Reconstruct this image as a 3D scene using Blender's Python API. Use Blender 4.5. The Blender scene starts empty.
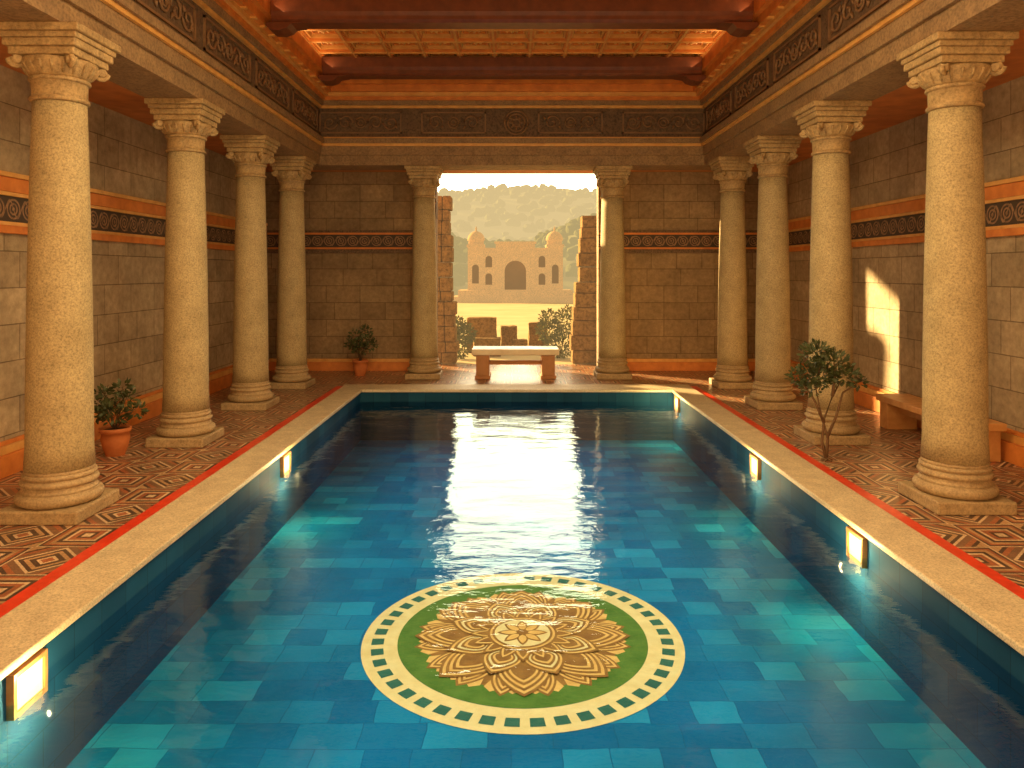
import bpy, bmesh, math, random
from mathutils import Vector, Matrix
from mathutils import noise as mn
random.seed(7)
scene = bpy.context.scene
scene.view_settings.view_transform = 'Standard'
scene.view_settings.look = 'None'
scene.view_settings.exposure = 0.0
COL = scene.collection
pi = math.pi

# ------------------------------------------------------------ materials
def new_mat(name):
    m = bpy.data.materials.new(name); m.use_nodes = True
    nt = m.node_tree; nt.nodes.clear()
    out = nt.nodes.new('ShaderNodeOutputMaterial')
    b = nt.nodes.new('ShaderNodeBsdfPrincipled')
    nt.links.new(b.outputs[0], out.inputs[0])
    return m, nt, b, out
def setin(nt, sock, v):
    if isinstance(v, bpy.types.NodeSocket): nt.links.new(v, sock)
    elif isinstance(v, (tuple, list)) and len(v) == 3 and sock.type == 'RGBA': sock.default_value = (*v, 1)
    else: sock.default_value = v
def M(nt, op, a, b=0.0, c=0.0):
    n = nt.nodes.new('ShaderNodeMath'); n.operation = op
    setin(nt, n.inputs[0], a); setin(nt, n.inputs[1], b); setin(nt, n.inputs[2], c)
    return n.outputs[0]
def MIX(nt, f, a, b, mode='MIX'):
    n = nt.nodes.new('ShaderNodeMix'); n.data_type = 'RGBA'; n.blend_type = mode
    setin(nt, n.inputs['Factor'], f); setin(nt, n.inputs[6], a); setin(nt, n.inputs[7], b)
    return n.outputs[2]
def RAMP(nt, f, stops, interp='LINEAR'):
    n = nt.nodes.new('ShaderNodeValToRGB'); cr = n.color_ramp; cr.interpolation = interp
    while len(cr.elements) > 1: cr.elements.remove(cr.elements[-1])
    for i, (p, c) in enumerate(stops):
        e = cr.elements[0] if i == 0 else cr.elements.new(p)
        e.position = p; e.color = (*c, 1)
    nt.links.new(f, n.inputs[0]); return n.outputs[0]
def COORD(nt):
    tc = nt.nodes.new('ShaderNodeTexCoord'); return tc.outputs['Object']
def SEP(nt, v):
    n = nt.nodes.new('ShaderNodeSeparateXYZ'); nt.links.new(v, n.inputs[0]); return n.outputs
def COMB(nt, x, y, z=0.0):
    n = nt.nodes.new('ShaderNodeCombineXYZ')
    setin(nt, n.inputs[0], x); setin(nt, n.inputs[1], y); setin(nt, n.inputs[2], z); return n.outputs[0]
def NOISE(nt, v, scale, detail=4, rough=0.55):
    n = nt.nodes.new('ShaderNodeTexNoise'); nt.links.new(v, n.inputs['Vector'])
    n.inputs['Scale'].default_value = scale; n.inputs['Detail'].default_value = detail
    n.inputs['Roughness'].default_value = rough; return n.outputs['Fac']
def BUMP(nt, b, h, strength=0.3, dist=0.02):
    n = nt.nodes.new('ShaderNodeBump'); n.inputs['Strength'].default_value = strength
    n.inputs['Distance'].default_value = dist; nt.links.new(h, n.inputs['Height'])
    nt.links.new(n.outputs[0], b.inputs['Normal']); return n

def mat_noise(name, c1, c2, scale=8, rough=0.7, bump=0.3, dist=0.01, fine=None, emit=0.0, metal=0.0, fineamt=1.0, haze=None, spec=None):
    m, nt, b, out = new_mat(name); v = COORD(nt)
    n1 = NOISE(nt, v, scale, 6)
    f = RAMP(nt, n1, [(0.3, (0, 0, 0)), (0.7, (1, 1, 1))])
    col = MIX(nt, f, c1, c2)
    if fine:
        n2 = NOISE(nt, v, fine, 3, 0.7)
        g = RAMP(nt, n2, [(0.35, (0.5, 0.48, 0.45)), (0.5, (0.95, 0.94, 0.92)), (0.65, (1.25, 1.22, 1.16))])
        col = MIX(nt, fineamt, col, g, 'MULTIPLY'); BUMP(nt, b, n2, bump, dist)
    else: BUMP(nt, b, n1, bump, dist)
    nt.links.new(col, b.inputs['Base Color'])
    b.inputs['Roughness'].default_value = rough; b.inputs['Metallic'].default_value = metal
    if spec is not None: b.inputs['Specular IOR Level'].default_value = spec
    if haze:
        b.inputs['Emission Color'].default_value = (*haze, 1); b.inputs['Emission Strength'].default_value = emit  # haze is painted on as emission; these surfaces are no lamps
        b.inputs['Specular IOR Level'].default_value = 0.0
    return m

def mat_blocks(name, axis, c1, c2, mortar, w=0.86, h=0.43):
    m, nt, b, out = new_mat(name); s = SEP(nt, COORD(nt)); v = COMB(nt, s[axis], s[2])
    nz = NOISE(nt, COORD(nt), 1.3, 3)
    br = nt.nodes.new('ShaderNodeTexBrick'); nt.links.new(v, br.inputs['Vector'])
    br.inputs['Color1'].default_value = (*c1, 1); br.inputs['Color2'].default_value = (*c2, 1)
    br.inputs['Mortar'].default_value = (*mortar, 1); br.inputs['Scale'].default_value = 1
    br.inputs['Brick Width'].default_value = w; br.inputs['Row Height'].default_value = h
    br.inputs['Mortar Size'].default_value = 0.009; br.inputs['Mortar Smooth'].default_value = 0.5
    br.inputs['Bias'].default_value = 0.0; br.offset = 0.5; br.squash = 0.75; br.squash_frequency = 3
    n2 = NOISE(nt, COORD(nt), 9, 8, 0.7)
    g = RAMP(nt, n2, [(0.3, (0.68, 0.65, 0.6)), (0.65, (1.12, 1.1, 1.06))])
    col = MIX(nt, 1.0, br.outputs['Color'], g, 'MULTIPLY')
    g2 = RAMP(nt, nz, [(0.35, (0.8, 0.78, 0.75)), (0.65, (1.1, 1.08, 1.04))])
    col = MIX(nt, 1.0, col, g2, 'MULTIPLY')
    nt.links.new(col, b.inputs['Base Color']); b.inputs['Roughness'].default_value = 0.85
    hgt = M(nt, 'ADD', M(nt, 'MULTIPLY', br.outputs['Fac'], -1.0), M(nt, 'MULTIPLY', n2, 0.6))
    BUMP(nt, b, hgt, 0.6, 0.02); return m

def mat_frieze(name, axis, zc, per, dark, light):
    m, nt, b, out = new_mat(name); s = SEP(nt, COORD(nt))
    u = M(nt, 'SUBTRACT', M(nt, 'FRACT', M(nt, 'DIVIDE', s[axis], per)), 0.5)
    vv = M(nt, 'DIVIDE', M(nt, 'SUBTRACT', s[2], zc), per)
    r = M(nt, 'SQRT', M(nt, 'ADD', M(nt, 'MULTIPLY', u, u), M(nt, 'MULTIPLY', vv, vv)))
    rings = M(nt, 'GREATER_THAN', M(nt, 'SINE', M(nt, 'MULTIPLY', r, 36.0)), 0.1)
    inside = M(nt, 'LESS_THAN', r, 0.47)
    wv = M(nt, 'SUBTRACT', vv, M(nt, 'MULTIPLY', M(nt, 'SINE', M(nt, 'MULTIPLY', s[axis], 2 * pi / per)), 0.35))
    wave = M(nt, 'LESS_THAN', M(nt, 'ABSOLUTE', wv), 0.06)
    f = M(nt, 'MAXIMUM', M(nt, 'MULTIPLY', rings, inside), wave)
    n2 = NOISE(nt, COORD(nt), 14, 5)
    f2 = M(nt, 'MULTIPLY', f, RAMP(nt, n2, [(0.3, (0.3,) * 3), (0.6, (1,) * 3)]))
    nt.links.new(MIX(nt, f2, dark, light), b.inputs['Base Color']); b.inputs['Roughness'].default_value = 0.7
    BUMP(nt, b, f, 0.5, 0.02); return m

def mat_mosaic():
    m, nt, b, out = new_mat('mosaic_floor'); s = SEP(nt, COORD(nt))
    P = 0.62
    def cell(x): return M(nt, 'SUBTRACT', M(nt, 'FRACT', M(nt, 'DIVIDE', x, P)), 0.5)
    fu, fv = M(nt, 'ABSOLUTE', cell(s[0])), M(nt, 'ABSOLUTE', cell(s[1]))
    cheb = M(nt, 'MAXIMUM', fu, fv); man = M(nt, 'ADD', fu, fv)
    ix = M(nt, 'FLOOR', M(nt, 'DIVIDE', s[0], P)); iy = M(nt, 'FLOOR', M(nt, 'DIVIDE', s[1], P))
    chk = M(nt, 'MODULO', M(nt, 'ABSOLUTE', M(nt, 'ADD', ix, iy)), 2.0)
    dark = (0.07, 0.04, 0.03); red = (0.38, 0.12, 0.05); cream = (0.70, 0.50, 0.30); tan = (0.50, 0.29, 0.14); br = (0.22, 0.11, 0.06)
    A = RAMP(nt, cheb, [(0, cream), (0.07, dark), (0.12, red), (0.2, cream), (0.25, dark), (0.31, tan), (0.37, red), (0.43, dark), (0.47, cream)], 'CONSTANT')
    B = RAMP(nt, man, [(0, red), (0.1, cream), (0.16, dark), (0.26, tan), (0.34, dark), (0.42, cream), (0.48, br), (0.62, red), (0.72, dark), (0.8, tan)], 'CONSTANT')
    col = MIX(nt, chk, A, B)
    def edge(x):
        t = M(nt, 'ABSOLUTE', M(nt, 'SUBTRACT', M(nt, 'FRACT', M(nt, 'DIVIDE', x, P / 12)), 0.5))
        return M(nt, 'GREATER_THAN', t, 0.43)
    g = M(nt, 'MAXIMUM', edge(s[0]), edge(s[1]))
    col = MIX(nt, M(nt, 'MULTIPLY', g, 0.4), col, (0.1, 0.06, 0.04))
    n = NOISE(nt, COORD(nt), 3, 6)
    col = MIX(nt, 1.0, col, RAMP(nt, n, [(0.3, (0.7,) * 3), (0.7, (1.2,) * 3)]), 'MULTIPLY')
    nt.links.new(col, b.inputs['Base Color']); b.inputs['Roughness'].default_value = 0.32
    BUMP(nt, b, M(nt, 'MULTIPLY', g, -1.0), 0.25, 0.006); return m

def mat_pooltile(name, ax, ay, c1, c2, mortar, w=0.44, rh=0.8, wob=0.0):
    m, nt, b, out = new_mat(name); s = SEP(nt, COORD(nt))
    x, y = s[ax], s[ay]
    if wob:
        x = M(nt, 'ADD', x, M(nt, 'MULTIPLY', M(nt, 'SUBTRACT', NOISE(nt, COORD(nt), 2.2, 2), .5), wob))
        nn = nt.nodes.new('ShaderNodeMapping'); nn.inputs['Location'].default_value = (7, 3, 0); nt.links.new(COORD(nt), nn.inputs[0])
        y = M(nt, 'ADD', y, M(nt, 'MULTIPLY', M(nt, 'SUBTRACT', NOISE(nt, nn.outputs[0], 2.2, 2), .5), wob))
    v = COMB(nt, x, y)
    br = nt.nodes.new('ShaderNodeTexBrick'); nt.links.new(v, br.inputs['Vector'])
    br.inputs['Color1'].default_value = (*c1, 1); br.inputs['Color2'].default_value = (*c2, 1)
    br.inputs['Mortar'].default_value = (*mortar, 1); br.inputs['Scale'].default_value = 1
    br.inputs['Brick Width'].default_value = w; br.inputs['Row Height'].default_value = w * rh
    br.inputs['Mortar Size'].default_value = 0.004; br.inputs['Bias'].default_value = -0.35
    br.offset = 0.37; br.squash = 1.35; br.squash_frequency = 2
    n = NOISE(nt, COORD(nt), 0.7, 4)
    col = MIX(nt, 1.0, br.outputs['Color'], RAMP(nt, n, [(0.3, (0.7,) * 3), (0.7, (1.25,) * 3)]), 'MULTIPLY')
    nt.links.new(col, b.inputs['Base Color']); b.inputs['Roughness'].default_value = 0.6
    b.inputs['Specular IOR Level'].default_value = 0.05; return m

def mat_water():
    m, nt, b, out = new_mat('pool_water'); nt.nodes.remove(b)
    v = COORD(nt); s = SEP(nt, v)
    n1 = NOISE(nt, COMB(nt, M(nt, 'MULTIPLY', s[0], 0.6), s[1]), 1.9, 2, 0.45)
    n2 = NOISE(nt, COMB(nt, M(nt, 'MULTIPLY', s[0], 0.5), s[1]), 6.5, 3, 0.55)
    h = M(nt, 'ADD', n1, M(nt, 'MULTIPLY', n2, 0.32))
    bp = nt.nodes.new('ShaderNodeBump'); bp.inputs['Strength'].default_value = 1.0
    bp.inputs['Distance'].default_value = 0.024; nt.links.new(h, bp.inputs['Height'])
    fr = nt.nodes.new('ShaderNodeFresnel'); fr.inputs['IOR'].default_value = 1.5
    nt.links.new(bp.outputs[0], fr.inputs['Normal'])
    tr = nt.nodes.new('ShaderNodeBsdfTransparent'); tr.inputs[0].default_value = (0.82, 0.95, 1.0, 1)
    gl = nt.nodes.new('ShaderNodeBsdfGlossy'); gl.inputs['Roughness'].default_value = 0.05
    gl.inputs[0].default_value = (0.68, 0.82, 0.90, 1)
    nt.links.new(bp.outputs[0], gl.inputs['Normal'])
    mx = nt.nodes.new('ShaderNodeMixShader'); nt.links.new(fr.outputs[0], mx.inputs[0])
    nt.links.new(tr.outputs[0], mx.inputs[1]); nt.links.new(gl.outputs[0], mx.inputs[2])
    nt.links.new(mx.outputs[0], out.inputs[0]); return m

def mat_emit(name, c, s):
    m, nt, b, out = new_mat(name); b.inputs['Base Color'].default_value = (*c, 1)
    b.inputs['Emission Color'].default_value = (*c, 1); b.inputs['Emission Strength'].default_value = s; return m

m_col = mat_noise('granular_sandstone', (0.50, 0.395, 0.215), (0.39, 0.30, 0.155), 3, 0.75, 0.4, 0.006, fine=50, fineamt=0.8)
m_cap = mat_noise('carved_limestone', (0.50, 0.35, 0.17), (0.32, 0.21, 0.095), 7, 0.7, 0.4, 0.01, fine=30, fineamt=0.7)
m_plinth = mat_noise('plinth_stone', (0.48, 0.35, 0.19), (0.35, 0.25, 0.13), 4, 0.65, 0.3, 0.01, fine=40, fineamt=0.6)
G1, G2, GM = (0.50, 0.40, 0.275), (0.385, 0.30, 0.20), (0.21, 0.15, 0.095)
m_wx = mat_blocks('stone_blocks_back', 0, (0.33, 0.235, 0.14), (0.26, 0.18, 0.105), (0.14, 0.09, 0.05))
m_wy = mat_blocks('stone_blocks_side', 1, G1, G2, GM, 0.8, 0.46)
m_frx = mat_frieze('carved_band_back', 0, 3.29, 0.3, (0.05, 0.03, 0.02), (0.28, 0.16, 0.08))
m_fry = mat_frieze('carved_band_side', 1, 3.29, 0.3, (0.05, 0.03, 0.02), (0.32, 0.18, 0.09))
m_orange = mat_noise('terracotta_trim', (0.72, 0.25, 0.05), (0.52, 0.155, 0.03), 5, 0.6, 0.2, 0.01)
m_wood = mat_noise('amber_wood', (0.76, 0.27, 0.05), (0.50, 0.15, 0.027), 4, 0.5, 0.3, 0.01)
m_dwood = mat_noise('dark_red_wood', (0.20, 0.055, 0.02), (0.12, 0.033, 0.014), 6, 0.45, 0.3, 0.01)
m_gold = mat_noise('ochre_moulding', (0.76, 0.41, 0.12), (0.58, 0.28, 0.07), 6, 0.5, 0.2, 0.01)
m_fascia = mat_noise('tan_fascia', (0.34, 0.215, 0.105), (0.23, 0.14, 0.07), 4, 0.7, 0.3, 0.01, fine=25, fineamt=0.7)
m_dfr = mat_noise('dark_frieze_stone', (0.17, 0.105, 0.06), (0.11, 0.068, 0.042), 5, 0.75, 0.3, 0.01, fine=22)
m_orn = mat_noise('frieze_ornament', (0.27, 0.15, 0.07), (0.18, 0.095, 0.045), 6, 0.6, 0.3, 0.01)
m_soff = mat_noise('aisle_soffit_wood', (0.62, 0.22, 0.05), (0.40, 0.125, 0.03), 3, 0.7, 0.2, 0.01)
m_floor = mat_mosaic()
m_cop = mat_noise('cream_coping', (0.66, 0.55, 0.36), (0.52, 0.42, 0.27), 5, 0.5, 0.25, 0.005, fine=60, fineamt=.7)
m_red = mat_noise('red_tile', (0.75, 0.045, 0.012), (0.55, 0.028, 0.008), 9, 0.3, 0.15, 0.004)
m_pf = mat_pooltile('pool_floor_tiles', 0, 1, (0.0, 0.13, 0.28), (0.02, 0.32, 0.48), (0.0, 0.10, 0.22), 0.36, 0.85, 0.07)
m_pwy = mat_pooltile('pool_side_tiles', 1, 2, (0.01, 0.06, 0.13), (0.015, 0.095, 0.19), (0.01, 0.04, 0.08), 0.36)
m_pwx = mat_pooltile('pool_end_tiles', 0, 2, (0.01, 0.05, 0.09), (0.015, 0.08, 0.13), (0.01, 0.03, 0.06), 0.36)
m_water = mat_water()
m_terra = mat_noise('terracotta_pot', (0.60, 0.19, 0.055), (0.45, 0.13, 0.035), 6, 0.7, 0.2, 0.005)
m_soil = mat_noise('soil', (0.04, 0.025, 0.015), (0.07, 0.04, 0.02), 20, 0.95, 0.6, 0.01)
m_leaf = mat_noise('leaf_green', (0.04, 0.055, 0.016), (0.08, 0.095, 0.028), 12, 0.55, 0.1, 0.002)
m_leaf2 = mat_noise('bush_leaf', (0.09, 0.10, 0.03), (0.19, 0.17, 0.05), 6, 0.6, 0.1, 0.002, emit=.13, haze=(.7, .52, .25))  # faint emission paints outdoor haze onto the leaves
m_bark = mat_noise('bark', (0.12, 0.065, 0.03), (0.20, 0.11, 0.05), 18, 0.9, 0.5, 0.005)
m_marble = mat_noise('pale_marble', (0.80, 0.68, 0.48), (0.66, 0.52, 0.34), 4, 0.4, 0.1, 0.003)
m_bleg = mat_noise('bench_leg_stone', (0.5, 0.24, 0.10), (0.38, 0.17, 0.06), 5, 0.6, 0.2, 0.005)
m_bwood = mat_noise('bench_wood', (0.66, 0.33, 0.11), (0.50, 0.22, 0.065), 7, 0.5, 0.2, 0.005)
m_ruin = mat_noise('ruin_masonry', (0.30, 0.20, 0.10), (0.18, 0.115, 0.05), 3, 0.85, 0.8, 0.03, fine=12, emit=.06, haze=(1, .66, .3))  # slight glow put into the masonry as haze
HAZE_GLOW = (1.0, 0.75, 0.36)  # glow colour shared by surfaces with painted haze
m_ground = mat_noise('dusty_ground', (0.50, 0.38, 0.20), (0.36, 0.29, 0.14), 0.3, 0.95, 0.3, 0.05, emit=.15, haze=HAZE_GLOW)  # ground lifted by emission to imitate hazy air
m_gate = mat_noise('ochre_stone_haze_glow', (0.42, 0.25, 0.11), (0.32, 0.185, 0.08), 0.8, 0.85, 0.4, 0.05, fine=6, emit=0.44, haze=(1.0, 0.66, 0.27))  # stone glows by itself to imitate bright distant haze
m_gdark = mat_noise('painted_arch_shade', (0.10, 0.07, 0.035), (0.07, 0.05, 0.025), 1, 0.9, 0.2, 0.05, emit=0.24, haze=(1, .60, .25))  # arch and niche shade painted as dark stone, lifted by haze glow
m_hfar = mat_noise('far_hill_haze_glow', (0.06, 0.055, 0.025), (0.045, 0.042, 0.02), 0.06, 1, 0.2, 0.5, emit=0.72, haze=HAZE_GLOW)  # dark hill base; the haze over it is painted as emission
m_tree2 = mat_noise('far_tree_haze_glow', (0.06, 0.058, 0.027), (0.035, 0.038, 0.016), 0.3, 1, 0.4, 0.5, emit=0.67, haze=(1.0, .75, .36))  # far trees glow to imitate distance haze
m_hmid = mat_noise('wooded_hill_haze_glow', (0.08, 0.075, 0.035), (0.06, 0.06, 0.025), 0.25, 1, 0.3, 0.5, emit=0.50, haze=(1.0, .74, .33))  # slope haze painted as emission
m_tree = mat_noise('tree_haze_glow', (0.08, 0.078, 0.033), (0.05, 0.052, 0.02), 0.5, 1, 0.4, 0.5, emit=0.44, haze=(1.0, .76, .34))  # nearer trees, with a weaker painted haze glow
m_lens = mat_emit('lamp_glass', (1.0, 0.52, 0.17), 3.6)
m_bronze = mat_noise('bronze', (0.50, 0.26, 0.09), (0.36, 0.17, 0.06), 12, 0.4, 0.1, 0.002, metal=0.5)
m_mc = mat_noise('mosaic_cream', (0.98, 0.70, 0.30), (0.88, 0.58, 0.22), 8, 0.6, 0.1, 0.002, spec=.05)
m_mg = mat_noise('mosaic_green', (0.08, 0.16, 0.02), (0.14, 0.23, 0.035), 6, 0.6, 0.1, 0.002, spec=.05)
m_mdg = mat_noise('mosaic_dark_green', (0.03, 0.12, 0.08), (0.05, 0.16, 0.10), 6, 0.6, 0.1, 0.002, spec=.05)
m_mb = mat_noise('mosaic_brown', (0.28, 0.11, 0.025), (0.42, 0.18, 0.04), 8, 0.6, 0.1, 0.002, spec=.05)
m_mgo = mat_noise('mosaic_gold', (0.98, 0.53, 0.15), (0.78, 0.38, 0.09), 8, 0.6, 0.1, 0.002, spec=.05)

# ------------------------------------------------------------ geometry helpers
def box(bm, x0, x1, y0, y1, z0, z1, mi=0):
    vs = [bm.verts.new(p) for p in [(x0,y0,z0),(x1,y0,z0),(x1,y1,z0),(x0,y1,z0),(x0,y0,z1),(x1,y0,z1),(x1,y1,z1),(x0,y1,z1)]]
    for f in [(0,3,2,1),(4,5,6,7),(0,1,5,4),(1,2,6,5),(2,3,7,6),(3,0,4,7)]:
        bm.faces.new([vs[i] for i in f]).material_index = mi
    return vs
def lathe(bm, prof, segs=40, c=(0,0,0), mi=0, cap=True, smooth=True):
    rings = []
    for r, z in prof:
        rings.append([bm.verts.new((c[0]+r*math.cos(2*pi*i/segs), c[1]+r*math.sin(2*pi*i/segs), c[2]+z)) for i in range(segs)])
    for a, b in zip(rings, rings[1:]):
        for i in range(segs):
            f = bm.faces.new((a[i], a[(i+1)%segs], b[(i+1)%segs], b[i])); f.material_index = mi; f.smooth = smooth
    if cap:
        bm.faces.new(rings[0][::-1]).material_index = mi; bm.faces.new(rings[-1]).material_index = mi
def tube(bm, pts, r, segs=6, mi=0, r1=None):
    pts = [Vector(p) for p in pts]; rings = []; n = len(pts)
    for i, p in enumerate(pts):
        d = (pts[min(i+1, n-1)] - pts[max(i-1, 0)]).normalized()
        up = Vector((0,0,1)) if abs(d.z) < 0.95 else Vector((1,0,0))
        a = d.cross(up).normalized(); b = d.cross(a)
        rr = r if r1 is None else r + (r1-r)*i/(n-1)
        rings.append([bm.verts.new(p + (a*math.cos(2*pi*k/segs) + b*math.sin(2*pi*k/segs))*rr) for k in range(segs)])
    for a, b in zip(rings, rings[1:]):
        for k in range(segs):
            f = bm.faces.new((a[k], b[k], b[(k+1)%segs], a[(k+1)%segs])); f.material_index = mi; f.smooth = True
    bm.faces.new(rings[0]).material_index = mi; bm.faces.new(rings[-1][::-1]).material_index = mi
def make(name, bm, mats, parent=None, bevel=0, loc=None, recalc=True, **props):
    me = bpy.data.meshes.new(name)
    if recalc: bmesh.ops.recalc_face_normals(bm, faces=bm.faces[:])
    bm.to_mesh(me); bm.free()
    for m in (mats if isinstance(mats, (list, tuple)) else [mats]): me.materials.append(m)
    ob = bpy.data.objects.new(name, me); COL.objects.link(ob)
    if loc: ob.location = loc
    if parent: ob.parent = parent
    if bevel:
        md = ob.modifiers.new('bevel', 'BEVEL'); md.width = bevel; md.segments = 2; md.limit_method = 'ANGLE'
    for k, v in props.items(): ob[k] = v
    return ob
def empty(name, loc, **props):
    e = bpy.data.objects.new(name, None); e.empty_display_size = 0.2; e.location = loc; COL.objects.link(e)
    for k, v in props.items(): e[k] = v
    return e
def copy_tree(root, loc, rotz=0.0, scale=None, **props):
    n = root.copy(); COL.objects.link(n); n.location = loc; n.rotation_euler = (0, 0, rotz)
    if scale: n.scale = scale
    for k, v in props.items(): n[k] = v
    for c in [o for o in root.children]:
        cc = c.copy(); COL.objects.link(cc); cc.parent = n
    return n
B = bmesh.new

# dims
XL, XR, YB, Y0 = -6.3, 6.65, 19.1, -3.0
PL, PR, PN, PF = -3.15, 3.35, 2.0, 15.6
WZ, BZ = -0.2, -1.0
CT = 4.97   # column top / entablature underside

# ------------------------------------------------------------ shell
bm = B(); box(bm, XL-0.4, XL, Y0, YB+0.4, 0, 5.05); make('wall_left', bm, m_wy, kind='structure', label='tan stone block side wall with carved band')
bm = B(); box(bm, XR, XR+0.4, Y0, YB+0.4, 0, 5.05); make('wall_right', bm, m_wy, kind='structure', label='tan stone block side wall catching sunlight')
bm = B(); box(bm, XL, -1.93, YB, YB+0.4, 0, 5.05); box(bm, 2.2, XR, YB, YB+0.4, 0, 5.05)
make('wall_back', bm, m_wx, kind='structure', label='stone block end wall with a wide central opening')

bm = B()
box(bm, XL, PL-0.2, Y0, YB+1.2, -0.2, 0); box(bm, PR+0.2, XR, Y0, YB+1.2, -0.2, 0)
box(bm, PL-0.2, PR+0.2, PF+0.2, YB+1.2, -0.2, 0); box(bm, PL-0.2, PR+0.2, Y0, PN-0.2, -0.2, 0)
make('floor', bm, m_floor, kind='structure', label='geometric red brown and cream mosaic tile floor')
bm = B()
box(bm, PL-0.2, PR+0.2, PN-0.2, PF+0.2, BZ-0.2, BZ, 0)
box(bm, PL-0.2, PL, PN, PF, BZ, 0, 1); box(bm, PR, PR+0.2, PN, PF, BZ, 0, 1)
box(bm, PL-0.2, PR+0.2, PF, PF+0.2, BZ, 0, 2); box(bm, PL-0.2, PR+0.2, PN-0.2, PN, BZ, 0, 2)
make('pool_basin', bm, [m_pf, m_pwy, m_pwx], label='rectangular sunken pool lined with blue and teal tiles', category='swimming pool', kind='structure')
bm = B(); w = 0.47
box(bm, PL-w, PL+0.03, PN-w, PF+0.7, 0, 0.06); box(bm, PR-0.03, PR+w, PN-w, PF+0.7, 0, 0.06)
box(bm, PL+0.03, PR-0.03, PF-0.03, PF+0.7, 0, 0.06); box(bm, PL+0.03, PR-0.03, PN-w, PN+0.03, 0, 0.06)
make('pool_coping', bm, m_cop, bevel=0.012, label='cream stone coping slab around the rectangular pool', category='pool edge', kind='structure')
bm = B()
box(bm, PL-w-0.19, PL-w, Y0, PF+0.7, 0, 0.02); box(bm, PR+w, PR+w+0.19, Y0, PF+0.7, 0, 0.02)
make('tile_border', bm, m_red, label='bright red tile strip bordering the cream pool coping', category='tile border', kind='structure')
bm = B()
vs = [bm.verts.new(p) for p in [(PL,PN,WZ),(PR,PN,WZ),(PR,PF,WZ),(PL,PF,WZ)]]; bm.faces.new(vs)
make('pool_water', bm, m_water, label='rippled clear turquoise water filling the tiled pool', category='water')

def sidestrip(bm, side, z0, z1, t, mi=0):
    if side < 0: box(bm, XL, XL+t, Y0, YB, z0, z1, mi)
    else: box(bm, XR-t, XR, Y0, YB, z0, z1, mi)
def backstrip(bm, z0, z1, t, mi=0, tt=0.0):
    box(bm, XL+tt, -1.93, YB-t, YB, z0, z1, mi); box(bm, 2.2, XR-tt, YB-t, YB, z0, z1, mi)
for side, nm in ((-1, 'left'), (1, 'right')):
    bm = B(); sidestrip(bm, side, 0, 0.26, 0.14); sidestrip(bm, side, 0.26, 0.36, 0.09, 1); sidestrip(bm, side, 0.36, 0.41, 0.05)
    make('baseboard_'+nm, bm, [m_orange, m_gold], bevel=0.008, kind='structure', label='stepped terracotta baseboard along the stone wall')
bm = B(); backstrip(bm, 0, 0.22, 0.14, 0, 0.14); backstrip(bm, 0.22, 0.3, 0.09, 1, 0.14)
make('baseboard_back', bm, [m_orange, m_gold], bevel=0.008, kind='structure', label='stepped terracotta baseboard along the end wall')
k = 1
for side in (-1, 1):
    bm = B()
    sidestrip(bm, side, 2.98, 3.08, 0.06, 0); sidestrip(bm, side, 3.08, 3.13, 0.03, 2); sidestrip(bm, side, 3.13, 3.45, 0.02, 1)
    sidestrip(bm, side, 3.45, 3.5, 0.04, 2); sidestrip(bm, side, 3.5, 3.68, 0.05, 0); sidestrip(bm, side, 3.68, 3.74, 0.08, 2)
    make('trim_%d' % k, bm, [m_orange, m_fry, m_gold], bevel=0.006, kind='structure', label='dark carved frieze band edged with orange mouldings'); k += 1
bm = B()
for z0, z1, t, mi in ((2.98,3.08,.06,0),(3.08,3.13,.03,2),(3.13,3.45,.02,1),(3.45,3.5,.04,2),(3.5,3.56,.05,0)): backstrip(bm, z0, z1, t, mi, 0.08)
make('trim_%d' % k, bm, [m_dfr, m_frx, m_orange], bevel=0.006, kind='structure', label='dark carved frieze band on the end wall'); k += 1

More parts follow.
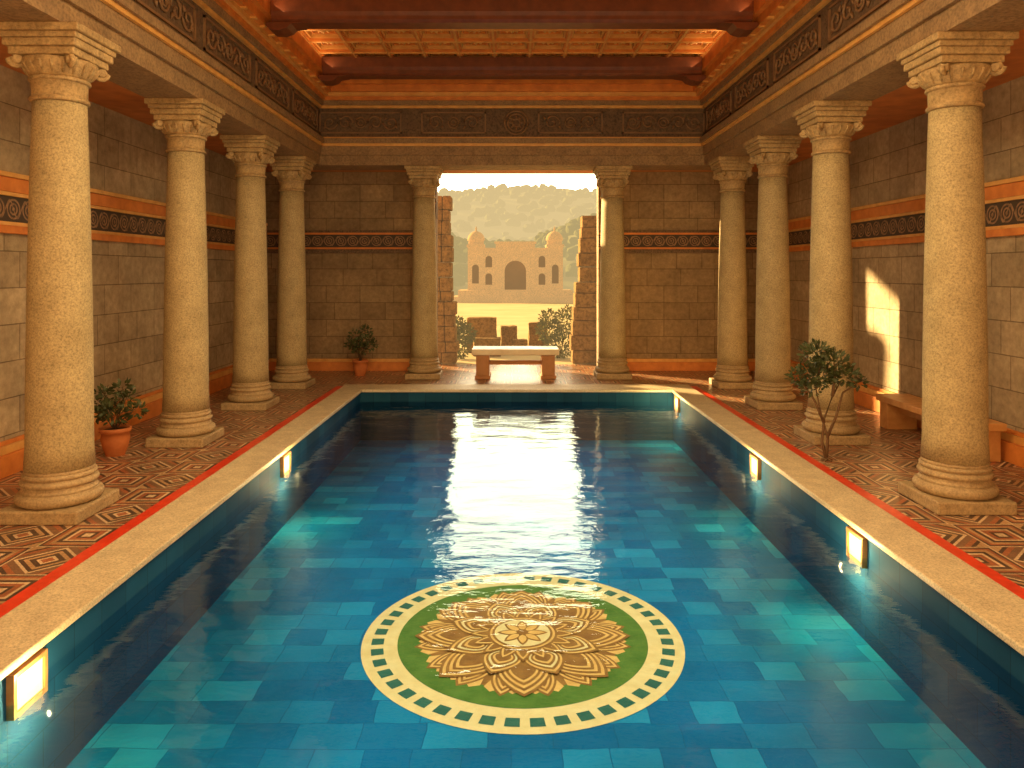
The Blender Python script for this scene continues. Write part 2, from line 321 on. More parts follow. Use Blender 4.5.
# ------------------------------------------------------------ entablature
EX, EY = 4.45, 17.35
layers = [(CT,5.2,0.0,0),(5.2,5.40,0.05,0),(5.40,5.46,0.10,1),(5.46,5.57,0.15,0),(5.57,5.62,0.04,1),(5.62,6.28,0.0,2),
          (6.28,6.34,0.06,1),(6.34,6.44,0.12,0),(6.44,6.52,0.18,3),(6.52,6.6,0.25,1),(6.6,6.75,0.35,3),(6.75,7.4,0.45,3)]
EM = [m_fascia, m_gold, m_dfr, m_wood]
def ornament(bm, P, W, H, mi=0):
    def strip(u0, u1, v0, v1, n):
        q = [P(u0,v0,0),P(u1,v0,0),P(u1,v1,0),P(u0,v1,0),P(u0,v0,n),P(u1,v0,n),P(u1,v1,n),P(u0,v1,n)]
        vs = [bm.verts.new(p) for p in q]
        for f in [(0,3,2,1),(4,5,6,7),(0,1,5,4),(1,2,6,5),(2,3,7,6),(3,0,4,7)]: bm.faces.new([vs[i] for i in f]).material_index = mi
    t = 0.035
    strip(-W/2, W/2, H/2-t, H/2, .03); strip(-W/2, W/2, -H/2, -H/2+t, .03)
    strip(-W/2, -W/2+t, -H/2, H/2, .03); strip(W/2-t, W/2, -H/2, H/2, .03)
    R = H*0.24
    for rr in (R, R*0.5): tube(bm, [P(rr*math.cos(a), rr*math.sin(a), .02) for a in [2*pi*i/20 for i in range(21)]], 0.02, 5, mi)
    for sx in (-1, 1):
        n = max(1, int((W/2-R-0.1)/(H*0.62))); L = (W/2-R-0.12)/n
        for j in range(n):
            c = R+0.05+L*(j+0.5); sg = 1 if j % 2 == 0 else -1
            pts = []
            for i in range(26):
                a = i/25*2.6*pi; r = min(L*0.5, H*0.36)*(1-i/25*0.85)
                pts.append(P(sx*(c - r*math.cos(a)), sg*r*math.sin(a), .02))
            tube(bm, pts, 0.022, 5, mi)
            for q in (-1, 1):
                tube(bm, [P(sx*(c+q*L*0.3), q*sg*H*0.15, .02), P(sx*(c+q*L*0.42), q*sg*H*0.3, .02)], 0.035, 5, mi, 0.008)
for side, nm in ((-1, 'left'), (1, 'right')):
    bm = B()
    for z0, z1, ins, mi in layers:
        xa, xb = sorted((side*(EX-ins), side*5.2)); box(bm, xa, xb, Y0, EY-ins, z0, z1, mi)
    y = EY-1.2
    while y > 0:
        def P(u, v, n, y=y, side=side): return (side*(EX-n), y+u, 5.95+v)
        ornament(bm, P, 1.9, 0.5, 4); y -= 2.2
    y = EY-0.8
    while y > 2:
        xa, xb = sorted((side*4.1, side*4.2)); box(bm, xa, xb, y-.03, y+.03, 6.57, 6.6, 1); y -= 0.45
    make('trim_%d' % k, bm, EM+[m_orn], kind='structure', label='layered entablature with dark carved panels above the columns'); k += 1
bm = B()
for z0, z1, ins, mi in layers: box(bm, -5.2, 5.2, EY-ins, EY+0.85, z0, z1, mi)
for uc, W in ((-3.5,1.9),(-1.35,1.5),(1.35,1.5),(3.5,1.9)):
    def P(u, v, n, uc=uc): return (uc+u, EY-n, 5.95+v)
    ornament(bm, P, W, 0.5, 4)
for rr in (0.27, 0.2, 0.09): tube(bm, [(rr*math.cos(a)+0.1, EY-.02, 5.95+rr*math.sin(a)) for a in [2*pi*i/28 for i in range(29)]], 0.025, 6, 4)
for i in range(8):
    a = i*pi/4; tube(bm, [(0.1+.09*math.cos(a), EY-.02, 5.95+.09*math.sin(a)), (0.1+.19*math.cos(a), EY-.02, 5.95+.19*math.sin(a))], 0.03, 5, 4, 0.01)
make('trim_%d' % k, bm, EM+[m_orn], kind='structure', label='layered entablature with carved panels and round medallion'); k += 1

bm = B()
HX = 4.0; N = 11; S = 2*HX/N; zc = 7.02
yy = EY-0.45; rows = int((yy-Y0)/S)
box(bm, -5.2, 5.2, Y0, EY+0.85, 7.4, 7.55, 3)
for j in range(rows+1):
    y = yy - j*S; box(bm, -HX, HX, y-0.055, y+0.055, zc, 7.4, 1)
    box(bm, -HX, HX, y-0.02, y+0.02, zc-.02, zc, 2)
for i in range(N+1):
    x = -HX+i*S; box(bm, max(x-0.055,-HX), min(x+0.055,HX), Y0, yy, zc+0.005, 7.4, 1)
    box(bm, max(x-0.02,-HX), min(x+0.02,HX), Y0, yy, zc-.018, zc+.006, 2)
for j in range(rows):
    for i in range(N):
        cx = -HX+(i+.5)*S; cy = yy-(j+.5)*S
        if cy < 7: continue
        for r, za, mi in ((0.305, zc+0.05, 2), (0.24, zc+0.11, 0)):
            t = 0.03
            box(bm, cx-r, cx+r, cy-r, cy-r+t, za, 7.4, mi); box(bm, cx-r, cx+r, cy+r-t, cy+r, za, 7.4, mi)
            box(bm, cx-r, cx-r+t, cy-r+t, cy+r-t, za, 7.4, mi); box(bm, cx+r-t, cx+r, cy-r+t, cy+r-t, za, 7.4, mi)
        lathe(bm, [(0.02, zc+.07), (0.06, zc+.09), (0.07, zc+.16), (.075, 7.4)], 10, (cx, cy, 0), 2, cap=True)
        for q in range(8):
            a = q*pi/4; tube(bm, [(cx+.07*math.cos(a), cy+.07*math.sin(a), zc+.15), (cx+.14*math.cos(a), cy+.14*math.sin(a), zc+.11), (cx+.19*math.cos(a), cy+.19*math.sin(a), zc+.15)], 0.038, 5, 2, 0.012)
box(bm, XL-.4, -5.2, Y0, YB+.4, 5.05, 5.3, 3); box(bm, 5.2, XR+.4, Y0, YB+.4, 5.05, 5.3, 3); box(bm, -5.2, 5.2, EY+.85, YB+.4, 5.05, 5.3, 3)
make('ceiling', bm, [m_wood, m_wood, m_gold, m_soff], kind='structure', label='amber wood coffered ceiling with carved rosettes')

def beam_meshes():
    b1 = B()
    prof = [(-.26,.37),(-.26,.16),(-.22,.10),(-.22,.04),(-.16,0),(.16,0),(.22,.04),(.22,.10),(.26,.16),(.26,.37)]
    ends = []
    for x in (-3.99, 3.99): ends.append([b1.verts.new((x, y, z)) for y, z in prof])
    n = len(prof)
    for i in range(n): b1.faces.new((ends[0][i], ends[0][(i+1)%n], ends[1][(i+1)%n], ends[1][i]))
    b1.faces.new(ends[0]); b1.faces.new(ends[1][::-1])
    return b1
beam0 = None
for y in (16.0, 12.65, 9.3, 5.9):
    if beam0 is None:
        beam0 = empty('ceiling_beam', (0, y, 6.65), label='dark red-brown moulded wooden beam crossing the coffered ceiling', category='ceiling beam', group='cross beams under the coffered ceiling')
        make('beam_body', beam_meshes(), m_dwood, parent=beam0)
        for sx in (-1, 1):
            b2 = B()
            pr = [(4.09,.0),(4.09,-.06),(4.02,-.12),(3.87,-.13),(3.74,-.09),(3.67,-.02),(3.5,0)]
            e2 = [[b2.verts.new((sx*x, yy2, z)) for x, z in pr] for yy2 in (-.2, .2)]
            for i in range(len(pr)): b2.faces.new((e2[0][i], e2[0][(i+1)%len(pr)], e2[1][(i+1)%len(pr)], e2[1][i]))
            b2.faces.new(e2[0]); b2.faces.new(e2[1][::-1])
            make('beam_corbel', b2, m_dwood, parent=beam0)
    else: copy_tree(beam0, (0, y, 6.65))

# ------------------------------------------------------------ columns
KZ = CT/5.10
def build_column(loc, **props):
    e = empty('column', loc, **props); e.scale = (1, 1, KZ)
    b = B(); box(b, -.41,.41,-.41,.41,0,.14); make('plinth', b, m_plinth, parent=e, bevel=0.02)
    b = B()
    prof = []
    def tor(zc_, rb, rr, n=9): return [(rb+rr*math.cos(a), zc_+rr*math.sin(a)) for a in [-pi/2+pi*i/(n-1) for i in range(n)]]
    prof += tor(.205, .345, .062); prof += [(.36,.275),(.345,.29),(.335,.31),(.34,.33)]
    prof += tor(.365, .33, .033); prof += [(.33,.405)]; prof += tor(.435, .32, .026); prof += [(.325,.465),(.32,.5)]
    lathe(b, prof, 48); make('column_base', b, m_plinth, parent=e)
    b = B(); pr = []
    for i in range(17):
        t = i/16; r = .312 - .062*t**1.4 + .006*math.sin(pi*t)
        if t < 0.03: r = .325
        pr.append((r, .5+3.85*t))
    lathe(b, pr, 48); make('shaft', b, m_col, parent=e)
    b = B()
    pr = tor(4.38, .252, .026) + [(.255,4.42),(.26,4.56)] + tor(4.585,.262,.024) + [(.265,4.61),(.285,4.63),(.33,4.70),(.355,4.76),(.345,4.79),(.30,4.80)]
    lathe(b, pr, 48, mi=0)
    for i in range(20):
        a = 2*pi*i/20; c, s_ = math.cos(a), math.sin(a)
        tube(b, [(.285*c,.285*s_,4.635),(.325*c,.325*s_,4.69),(.352*c,.352*s_,4.745)], .012, 5, 0, .018)
    for sx in (-1,1):
        for sy in (-1,1):
            pts = []
            d = Vector((sx, sy, 0)).normalized()
            for i in range(22):
                t = i/21; a = t*2.4*2*pi*0.75; r = .075*(1-t*.8)
                p = d*(.385 + r*math.cos(a)) + Vector((0,0,4.755 - r*math.sin(a)))
                pts.append(p)
            tube(b, pts, .028, 6)
            perp = Vector((-d.y, d.x, 0))
            tube(b, [d*.385+Vector((0,0,4.755))-perp*.05, d*.385+Vector((0,0,4.755))+perp*.05], .042, 10)
            tube(b, [d*.24+Vector((0,0,4.82)), d*.39+Vector((0,0,4.82))], .035, 6)
    make('capital', b, m_cap, parent=e)
    b = B()
    box(b, -.33,.33,-.33,.33,4.80,4.88); box(b, -.365,.365,-.365,.365,4.88,4.96); box(b, -.385,.385,-.385,.385,4.96,5.02); box(b, -.42,.42,-.42,.42,5.02,5.10)
    make('abacus', b, m_cap, parent=e, bevel=0.012)
    return e
cols = [(-4.70,7.8),(-4.8,11.05),(-4.84,13.9),(-4.8,16.35),(4.78,8.1),(4.76,11.2),(4.85,13.95),(4.82,16.4)]
lab = 'granular sandstone column with moulded base and scrolled capital, beside the pool'
c0 = build_column((cols[0][0], cols[0][1], 0), label=lab, category='column', group='columns around the pool')
for x, y in cols[1:]: copy_tree(c0, (x, y, 0))
for x in (-2.08, 2.38): copy_tree(c0, (x, 17.8, 0), label='sandstone column with scrolled capital flanking the open doorway')

# ------------------------------------------------------------ medallion
bm = B(); R = 1.52
def zl(n): return 0.0015*n
def annulus(r0, r1, n, mi, segs=96):
    a = [bm.verts.new((r0*math.cos(2*pi*i/segs), r0*math.sin(2*pi*i/segs), zl(n))) for i in range(segs)]
    b_ = [bm.verts.new((r1*math.cos(2*pi*i/segs), r1*math.sin(2*pi*i/segs), zl(n))) for i in range(segs)]
    for i in range(segs): bm.faces.new((a[i], b_[i], b_[(i+1)%segs], a[(i+1)%segs])).material_index = mi
def poly(pts, n, mi): 
    bm.faces.new([bm.verts.new((x, y, zl(n))) for x, y in pts]).material_index = mi
def disc(r, n, mi, segs=64): poly([(r*math.cos(2*pi*i/segs), r*math.sin(2*pi*i/segs)) for i in range(segs)], n, mi)
annulus(R*.78, R, 1, 0)
NS = 44
for i in range(NS):
    a0 = 2*pi*(i+.2)/NS; a1 = 2*pi*(i+.8)/NS; r0, r1 = R*.865, R*.94
    poly([(r0*math.cos(a0),r0*math.sin(a0)),(r1*math.cos(a0),r1*math.sin(a0)),(r1*math.cos((a0+a1)/2),r1*math.sin((a0+a1)/2)),(r1*math.cos(a1),r1*math.sin(a1)),(r0*math.cos(a1),r0*math.sin(a1))], 2, 2)
disc(R*.78, 2, 1)
def petal(a, r0, r1, w, n, mi):
    c, s_ = math.cos(a), math.sin(a); L = r1-r0; pts = []
    K = 9
    for sgn in (1, -1):
        for i in range(K):
            t = i/K if sgn == 1 else 1-i/K
            ww = w*math.sin(pi*t**0.8)**0.8*sgn if 0 < t < 1 else 0
            u = r0+L*t; pts.append((u*c-ww*s_, u*s_+ww*c))
    poly(pts, n, mi)
lv = 3
def ringpet(nn, r0, r1, w, off, cols_, st=0.022):
    global lv
    for i in range(nn):
        a = 2*pi*(i+off)/nn
        for j, mi in enumerate(cols_):
            sh = j*st*R
            if w-sh*.9 > 0.01: petal(a, r0+sh, r1-sh*1.6, w-sh*.9, lv+j+(i % 2)*.25, mi)
    lv += len(cols_)
disc(R*.60, 2.5, 3)
for i in range(32):
    a = 2*pi*(i+.5)/32; poly([(R*.52*math.cos(a-.05), R*.52*math.sin(a-.05)), (R*.61*math.cos(a-.08), R*.61*math.sin(a-.08)), (R*.65*math.cos(a), R*.65*math.sin(a)), (R*.61*math.cos(a+.08), R*.61*math.sin(a+.08)), (R*.52*math.cos(a+.05), R*.52*math.sin(a+.05))], 2.8, 4)
ringpet(16, R*.34, R*.68, R*.09, .5, (3,4,3,4,3), .014)
ringpet(8, R*.22, R*.68, R*.16, 0, (3,4,3,4,3,4,3), .016)
ringpet(8, R*.18, R*.50, R*.125, .5, (3,4,3,0,3,4,3), .014)
ringpet(16, R*.1, R*.34, R*.055, 0, (3,4,3), .014)
disc(R*.22, lv, 3); disc(R*.205, lv+1, 4); disc(R*.19, lv+2, 3); disc(R*.175, lv+3, 0)
lv += 4
ringpet(8, R*.02, R*.16, R*.035, 0, (3, 4), .012)
disc(R*.035, lv+1, 3)
make('floor_medallion', bm, [m_mc, m_mg, m_mdg, m_mb, m_mgo], loc=(0.1, 7.19, BZ+0.002), label='round mosaic medallion with golden flower inside green and cream rings', category='mosaic')

# ------------------------------------------------------------ pool lamps
def lamp(x, y, side):
    e = empty('pool_lamp', (x, y, -0.155), label='glowing amber square lamp set into the tiled pool wall', category='pool light', group='lamps along the pool walls')
    s = -side
    b = B()
    for (ya, yb, za, zb) in ((-.17,.17,.11,.14),(-.17,.17,-.14,-.11),(-.17,-.14,-.11,.11),(.14,.17,-.11,.11)):
        xa, xb = sorted((0, s*.05)); box(b, xa, xb, ya, yb, za, zb)
    make('lamp_frame', b, m_bronze, parent=e)
    b = B(); xa, xb = sorted((0, s*.035)); box(b, xa, xb, -.14, .14, -.11, .11); make('lamp_glass', b, m_lens, parent=e, bevel=0.005)
    for dz, en, dx in ((-.09, 22, .2), (-.42, 30, .25)):
        l = bpy.data.lights.new('pool_lamp_light', 'POINT'); l.energy = en; l.color = (1, .66, .26); l.shadow_soft_size = 0.0
        lo = bpy.data.objects.new('pool_lamp_light', l); lo.location = (x+s*dx, y-.05, dz); COL.objects.link(lo)
lamp(PL, 4.84, -1); lamp(PL, 10.36, -1); lamp(PR, 7.24, 1); lamp(PR, 10.25, 1); lamp(PR, 15.1, 1)

# ------------------------------------------------------------ plants
def leaves(bm, clusters, size, mi=0):
    for (c, r, n) in clusters:
        for _ in range(n):
            while True:
                d = Vector((random.uniform(-1,1), random.uniform(-1,1), random.uniform(-1,1)))
                if 0.2 < d.length < 1: break
            p = Vector(c) + Vector((d.x*r[0], d.y*r[1], d.z*r[2]))
            ax = (d.normalized() + Vector((random.uniform(-.7,.7), random.uniform(-.7,.7), random.uniform(-.3,.8)))).normalized()
            sd = ax.cross(Vector((random.uniform(-1,1), random.uniform(-1,1), random.uniform(.2,1)))).normalized()
            s = size*random.uniform(.6,1.2)
            q = [p, p+ax*s*.35+sd*s*.24, p+ax*s*.7+sd*s*.18, p+ax*s, p+ax*s*.7-sd*s*.18, p+ax*s*.35-sd*s*.24]
            vs = [bm.verts.new(v) for v in q]; bm.faces.new(vs[:4]).material_index = mi; bm.faces.new([vs[0]]+vs[3:]).material_index = mi
def pot_plant(loc, ph, pr_, cl, lsz, label, stems):
    e = empty('potted_plant', loc, label=label, category='potted plant')
    b = B(); lathe(b, [(pr_*.62,0),(pr_*.8,ph*.25),(pr_*.98,ph*.6),(pr_*.9,ph*.82),(pr_*1.05,ph*.84),(pr_*1.08,ph*.98),(pr_*.98,ph),(pr_*.88,ph*.97),(pr_*.85,ph*.9)], 32, cap=False)
    b2 = b; vs = [b2.verts.new((pr_*.62*math.cos(2*pi*i/32), pr_*.62*math.sin(2*pi*i/32), 0)) for i in range(32)]; b2.faces.new(vs)
    make('pot', b, m_terra, parent=e)
    b = B(); lathe(b, [(pr_*.84, ph*.86), (pr_*.84, ph*.9), (pr_*.3, ph*.93)], 24); make('soil', b, m_soil, parent=e)
    b = B()
    for s in stems: tube(b, s, .012, 5, 0, .005)
    make('stem', b, m_bark, parent=e)
    b = B(); leaves(b, cl, lsz); make('foliage', b, m_leaf, parent=e)
def stemset(z0, tips): return [[(0,0,z0),(t[0]*.4,t[1]*.4,z0+(t[2]-z0)*.55),t] for t in tips]
tips = [(-.22,.05,.72),(-.1,-.12,.88),(.05,.1,.92),(.18,-.05,.8),(.24,.08,.62),(-.2,-.1,.6),(0,-.2,.66)]
pot_plant((-5.42,10.25,0), .38, .19, [((t[0],t[1],t[2]-.03),(.12,.12,.09),60) for t in tips]+[((0,0,.55),(.18,.18,.12),120)], .085, 'round terracotta pot with a bushy dark green shrub', stemset(.33, tips))
tips = [(-.22,.0,.8),(-.1,-.1,1.0),(.08,.1,1.1),(.2,-.05,.88),(.24,.08,.75),(-.12,.1,.74),(0,-.2,.82)]
pot_plant((-3.66,18.1,0), .38, .18, [((t[0],t[1],t[2]-.03),(.14,.14,.12),60) for t in tips]+[((0,0,.65),(.18,.18,.14),100)], .09, 'small terracotta pot with leafy green shrub by the end wall', stemset(.34, tips))

e = empty('small_tree', (4.17, 9.95, 0), label='slender olive-like sapling with thin branching stems beside the pool', category='tree')
b = B()
trunk = [[(0,0,0),(.02,0,.3),(-.06,.02,.6),(-.12,.05,.95)],[(0,0,0),(-.05,.02,.25),(-.03,.0,.55),(.08,0,.85),(.2,.02,1.05)],[(-.03,0,.5),(-.16,0,.8),(-.32,.04,1.05)],[(.01,0,.3),(.12,-.03,.6),(.22,0,.9),(.42,.05,1.0)],[(-.12,.05,.95),(-.1,0,1.2),(-.05,0,1.42)],[(.08,0,.85),(.12,0,1.15),(.1,0,1.3)]]
for t in trunk: tube(b, t, .022, 6, 0, .008)
for i in range(6):
    a = i*pi/3; tube(b, [(0,0,.03),(.08*math.cos(a),.08*math.sin(a),.005)], .02, 5, 0, .008)
make('trunk', b, m_bark, parent=e)
b = B()
leaves(b, [((-.3,.0,1.12),(.2,.18,.14),190),((-.14,0,1.42),(.2,.18,.14),200),((.08,0,1.3),(.24,.18,.14),180),((.22,0,1.12),(.2,.16,.12),130),((-.1,0,1.15),(.25,.18,.16),200),((.46,.05,1.02),(.1,.1,.06),40),((-.2,0,.95),(.14,.12,.08),60)], .08)
make('foliage', b, m_leaf, parent=e)

# ------------------------------------------------------------ benches
e = empty('stone_bench', (0.08, 17.85, 0), label='low pale marble bench with block legs standing in the open doorway', category='bench')
b = B(); box(b, -1.02,1.02,-.4,.4,.56,.70); make('seat', b, m_marble, parent=e, bevel=.015)
for sx in (-1,1):
    b = B(); xa, xb = sorted((sx*.62, sx*.92)); box(b, xa, xb, -.36, .36, 0.08, .56); box(b, xa-.03, xb+.03, -.38, .38, 0, .08)
    make('leg', b, m_bleg, parent=e, bevel=.01)
b = B(); box(b, -.62,.62,-.04,.04,.3,.4); make('stretcher', b, m_bleg, parent=e)
e = empty('wooden_bench', (6.19, 11.0, 0), label='long warm brown wooden bench against the stone wall', category='bench')
b = B(); box(b, -.27,.27,-1.22,1.22,.42,.52); make('seat', b, m_bwood, parent=e, bevel=.012)
for sy in (-1,1):
    b = B(); ya, yb = sorted((sy*.9, sy*1.14)); box(b, -.24, .24, ya, yb, 0, .42); make('leg', b, m_bwood, parent=e, bevel=.012)
b = B(); box(b, -.04,.04,-.9,.9,.26,.38); make('stretcher', b, m_bwood, parent=e)

# ------------------------------------------------------------ outside
def gz(y): return -0.02 if y < 24 else max(-2.0, -(y-24)*2/86)-.02
bm = B()
ys = [YB+1.2, 22, 24, 30, 40, 60, 85, 110, 140, 200, 320]; xs = [-320,-120,-50,-20,-10,-5,0,5,10,20,50,120,320]
g = [[bm.verts.new((x, y, gz(y))) for x in xs] for y in ys]
for i in range(len(ys)-1):
    for j in range(len(xs)-1): bm.faces.new((g[i][j], g[i][j+1], g[i+1][j+1], g[i+1][j]))
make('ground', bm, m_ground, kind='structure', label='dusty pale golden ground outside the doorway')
def hill(name, mat, y0, y1, hfun, label, nx=120, ny=26, W=260, rough=1.5):
    bm = B(); g = []; pts = []
    for j in range(ny):
        row = []
        for i in range(nx):
            x = -W+2*W*i/(nx-1); t = j/(ny-1); y = y0+(y1-y0)*t
            h = hfun(x, t)*math.sin(pi*min(1, t*1.0)*.5)
            h += rough*mn.noise(Vector((x*.05, y*.05, 3)))*min(1, t*4)
            row.append(bm.verts.new((x, y, -2.2+h))); pts.append((x, y, -2.2+h))
        g.append(row)
    for j in range(ny-1):
        for i in range(nx-1):
            bm.faces.new((g[j][i], g[j][i+1], g[j+1][i+1], g[j+1][i])).smooth = True
    return make(name, bm, mat, label=label, category='hill'), pts
far_o, far_pts = hill('distant_hill', m_hfar, 240, 420, lambda x, t: 46+3*math.sin(x*.02+1)-abs(x+5)*.05, 'pale golden hill with painted haze glow behind the ruin', rough=3)
mid_o, mid_pts = hill('wooded_hill', m_hmid, 135, 225, lambda x, t: 11 + 9*math.exp(-((x-27)/14)**2)+7*math.exp(-((x+30)/14)**2), 'wooded slope with painted haze rising behind the domed ruin', W=120, nx=200, rough=2)
ico = bmesh.new(); bmesh.ops.create_icosphere(ico, subdivisions=2, radius=1)
IV = [v.co.copy() for v in ico.verts]; IF = [[v.index for v in f.verts] for f in ico.faces]; ico.free()
def canopy(parent, pts, n, xr, smin, smax, mat, seed):
    random.seed(seed); c = [p for p in pts if abs(p[0]) < xr]; V = []; F = []
    for _ in range(n):
        p = random.choice(c); s = random.uniform(smin, smax); o = Vector((p[0]+random.uniform(-2,2), p[1], p[2]+s*.4))
        k0 = len(V); sc = (s*random.uniform(.8,1.3), s, s*random.uniform(.7,1.2))
        for v in IV:
            q = Vector((v.x*sc[0], v.y*sc[1], v.z*sc[2]))*(1+.35*mn.noise(v*1.7+o))
            V.append(q+o)
        F += [[i+k0 for i in f] for f in IF]
    me = bpy.data.meshes.new('tree_canopy'); me.from_pydata(V, [], F); me.materials.append(mat)
    ob = bpy.data.objects.new('tree_canopy', me); COL.objects.link(ob); ob.parent = parent; ob['kind'] = 'stuff'
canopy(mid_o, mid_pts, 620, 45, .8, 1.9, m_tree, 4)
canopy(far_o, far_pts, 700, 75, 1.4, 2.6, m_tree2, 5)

e = empty('domed_gatehouse', (0.5, 112, -2.0), label='ochre stone ruin in painted haze glow with central arch and twin domes', category='ruin')
def arch_wall(bm, x0, x1, z0, z1, ya, yb, ax, aw, az0, ah, mi=0, segs=12):
    r = aw/2; zs = az0+ah-r
    arch = [(ax-r, az0)] + [(ax-r*math.cos(pi*i/segs), zs+r*math.sin(pi*i/segs)) for i in range(segs+1)] + [(ax+r, az0)]
    top = [(x0, az0)] + [(x0+(x1-x0)*(i/segs), z1) for i in range(segs+1)] + [(x1, az0)]
    for y in (ya, yb):
        A = [bm.verts.new((p[0], y, p[1])) for p in arch]; T = [bm.verts.new((p[0], y, p[1])) for p in top]
        for i in range(len(A)-1): bm.faces.new((A[i], A[i+1], T[i+1], T[i])).material_index = mi
        if y == ya: A0, T0 = A, T
    for i in range(len(A)-1):
        bm.faces.new((A0[i], A0[i+1], A[i+1], A[i])).material_index = mi
        bm.faces.new((T0[i], T0[i+1], T[i+1], T[i])).material_index = mi
    if az0 > z0: box(bm, x0, x1, ya, yb, z0, az0, mi)
b = B()
arch_wall(b, -2.9, 2.9, 1.8, 8.7, -1.2, 0, 0, 3.2, 1.8, 4.4)
box(b, -3.1, 3.1, -1.4, .2, 8.7, 9.0)
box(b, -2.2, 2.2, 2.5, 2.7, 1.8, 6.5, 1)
for sx in (-1, 1):
    xa, xb = sorted((sx*2.9, sx*5.0)); box(b, xa, xb, -.4, 3, 1.8, 7.8); box(b, xa, xb, -.6, 3, 7.8, 8.1)
    for zc_ in (2.6, 5.2):
        arch_wall(b, sx*3.95-.9, sx*3.95+.9, zc_-.4, zc_+2.2, -.62, -.4, sx*3.95, 1.0, zc_, 1.7)
        box(b, sx*3.95-.5, sx*3.95+.5, -.45, -.39, zc_, zc_+1.7, 1)
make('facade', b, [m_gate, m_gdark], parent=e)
for sx in (-1, 1):
    b = B(); cx = sx*5.9
    box(b, cx-1.15, cx+1.15, -1, 3, 1.8, 8.2); box(b, cx-1.3, cx+1.3, -1.2, 3.1, 8.2, 8.6)
    arch_wall(b, cx-.9, cx+.9, 2.4, 6.6, -1.2, -1.0, cx, 1.0, 2.8, 2.8); box(b, cx-.5, cx+.5, -1.05, -.99, 2.8, 5.6, 1)
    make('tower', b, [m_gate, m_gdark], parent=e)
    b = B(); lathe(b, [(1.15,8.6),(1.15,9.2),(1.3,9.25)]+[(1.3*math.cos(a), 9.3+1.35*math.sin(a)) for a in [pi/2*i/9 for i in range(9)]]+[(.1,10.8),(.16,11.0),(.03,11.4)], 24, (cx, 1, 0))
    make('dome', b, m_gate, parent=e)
b = B(); box(b, -9.2, 9.2, -3, 4, 0, .9); box(b, -8.4, 8.4, -2.4, 4, .9, 1.8)
for i in range(6): box(b, -1.8, 1.8, -3-.4*(6-i), -3-.4*(5-i), 0, .3*(i+.5))
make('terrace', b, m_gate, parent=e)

def courses(bm, x0, x1, y0, y1, H, taper, seed):
    random.seed(seed); z = 0
    while z < H:
        h = random.uniform(.28, .42); t = z/H
        a = x0 + (taper[0]*t + random.uniform(-.05,.05) if taper[0] else 0); b_ = x1 - (taper[1]*t + random.uniform(-.05,.05) if taper[1] else 0)
        if b_-a > .2:
            m_ = (a+b_)/2+random.uniform(-.1,.1)
            box(bm, a, m_-.005, y0+random.uniform(-.04,.04), y1, z, z+h-.01); box(bm, m_+.005, b_, y0+random.uniform(-.04,.04), y1, z, z+h-.01)
        z += h
bm = B(); courses(bm, -2.25, -1.52, 20.35, 21.0, 4.5, (0, .18), 3); make('ruined_wall', bm, m_ruin, bevel=.03, label='weathered broken brown masonry pier outside the doorway', category='ruined wall')
bm = B(); courses(bm, 1.62, 3.2, 20.35, 21.0, 3.9, (.32, 0), 5); make('ruined_wall', bm, m_ruin, bevel=.03, label='crumbling ochre masonry pier with stepped edge outside the doorway', category='ruined wall')
random.seed(11)
for (x, y, w_, d_, h_, nm) in ((-.75,22.6,.8,.5,.55,'low broken stone block on dusty ground'),(-.95,23.6,.9,.6,1.1,'tall weathered stone block'),(-.1,24.2,.5,.5,.8,'small upright weathered stone block'),(.25,23.2,.45,.4,.45,'small fallen stone block'),(.85,24.5,.6,.5,.9,'weathered stone block beside a bush')):
    b = B(); box(b, -w_/2, w_/2, -d_/2, d_/2, 0, h_)
    bmesh.ops.subdivide_edges(b, edges=b.edges[:], cuts=3, use_grid_fill=True)
    for v in b.verts: v.co += Vector((random.uniform(-.03,.03), random.uniform(-.03,.03), random.uniform(-.03,.0) if v.co.z > .01 else 0))
    make('stone_block', b, m_ruin, bevel=.02, loc=(x, y, gz(y)), label=nm, category='stone block')
def bush(loc, cl, sz, label):
    e = empty('bush', loc, label=label, category='bush')
    b = B()
    for c, r, n in cl: tube(b, [(c[0]*.3, c[1]*.3, 0), (c[0]*.7, c[1]*.7, c[2]*.5), c], .02, 5, 0, .006)
    make('branch', b, m_bark, parent=e)
    b = B(); leaves(b, cl, sz); make('foliage', b, m_leaf2, parent=e)
bush((-1.45, 21.75, -.02), [((-.1,0,.4),(.35,.3,.4),620),((.1,.1,.7),(.3,.28,.33),580),((-.15,0,1.0),(.25,.2,.2),300)], .1, 'leafy olive green bush beside the broken masonry pier')
bush((1.3, 21.95, -.02), [((.1,0,.4),(.5,.35,.4),850),((-.2,.1,.8),(.38,.3,.35),600),((.3,0,1.1),(.33,.3,.4),620),((-.25,0,1.15),(.25,.2,.25),260)], .1, 'sunlit tangled olive green bush beside the crumbling pier')

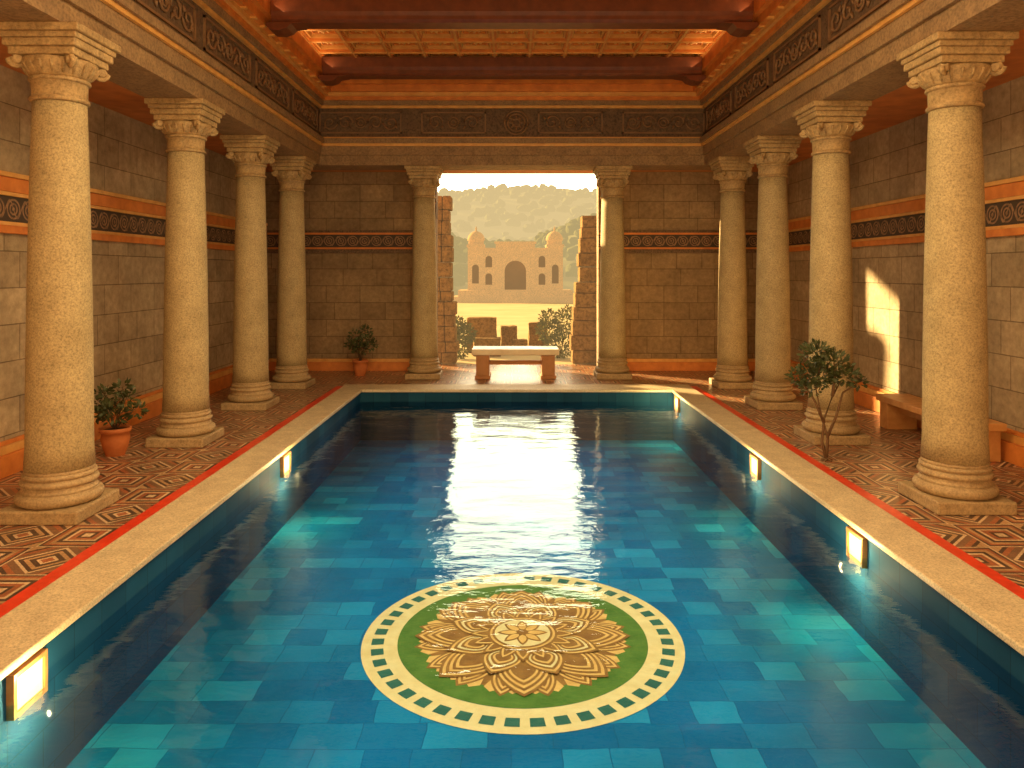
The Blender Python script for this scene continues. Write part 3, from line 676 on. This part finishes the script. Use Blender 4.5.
# ------------------------------------------------------------ lights
w = bpy.data.worlds.new('World'); scene.world = w; w.use_nodes = True; nt = w.node_tree; nt.nodes.clear()
out = nt.nodes.new('ShaderNodeOutputWorld'); bg = nt.nodes.new('ShaderNodeBackground'); nt.links.new(bg.outputs[0], out.inputs[0])
tc = nt.nodes.new('ShaderNodeTexCoord'); s = SEP(nt, tc.outputs['Generated'])
f = M(nt, 'ADD', M(nt, 'MULTIPLY', s[1], .5), .5)
colr = RAMP(nt, f, [(0, (1.0, .62, .34)), (.7, (1.0, .70, .38)), (1, (1.0, .82, .50))])
st = RAMP(nt, f, [(0, (.05,)*3), (.6, (.08,)*3), (.85, (.24,)*3), (.96, (1.0,)*3), (1, (1.0,)*3)])
nt.links.new(colr, bg.inputs[0]); nt.links.new(M(nt, 'MULTIPLY', st, 8.0), bg.inputs[1])

def area(name, loc, rot, sx, sy, e, c):
    l = bpy.data.lights.new(name, 'AREA'); l.shape = 'RECTANGLE'; l.size = sx; l.size_y = sy; l.energy = e; l.color = c
    o = bpy.data.objects.new(name, l); o.location = loc; o.rotation_euler = rot; COL.objects.link(o); return o
area('front_fill', (0, -2.5, 4.0), (math.radians(82), 0, 0), 8, 4.5, 240, (1, .65, .28))  # fill panel added behind the camera to light the column fronts
area('overhead_fill', (0, 6.8, 6.5), (0, 0, 0), 3.2, 7, 660, (1, .70, .34))  # unseen fill added above the pool; no lantern hangs there
area('ceiling_up_fill', (0, -1.0, 1.2), (math.radians(125), 0, 0), 5, 1.5, 440, (1, .57, .22))  # out-of-view panel added to brighten the ceiling from below
area('underwater_fill', (0.1, 9.2, -.26), (0, 0, 0), 4.6, 11.5, 90, (.72, .92, 1.0))  # invisible panel added under the surface to brighten the pool tiles
for sx in (-1, 1):
    area('cornice_up_fill', (sx*3.85, 11.5, 6.85), (0, math.radians(180-sx*35), 0), .2, 10, 22, (1, .58, .25))  # added strips that lift the coffers; the cornices carry no lamps
sl = bpy.data.lights.new('sun', 'SUN'); sl.energy = 22; sl.angle = math.radians(1.6); sl.color = (1, .68, .30)
so = bpy.data.objects.new('sun', sl); COL.objects.link(so)
d = Vector((1, -.8, -math.tan(math.radians(16.3))*1.28)).normalized()
so.rotation_euler = d.to_track_quat('-Z', 'Y').to_euler(); so.location = (-20, 40, 15)

cam = bpy.data.cameras.new('Camera'); co = bpy.data.objects.new('Camera', cam); COL.objects.link(co)
co.location = (0, 0, 2.5); co.rotation_euler = (pi/2, 0, 0); cam.sensor_width = 36; cam.lens = 750/1024*36
cam.shift_y = -112/1024; cam.clip_end = 1000; scene.camera = co
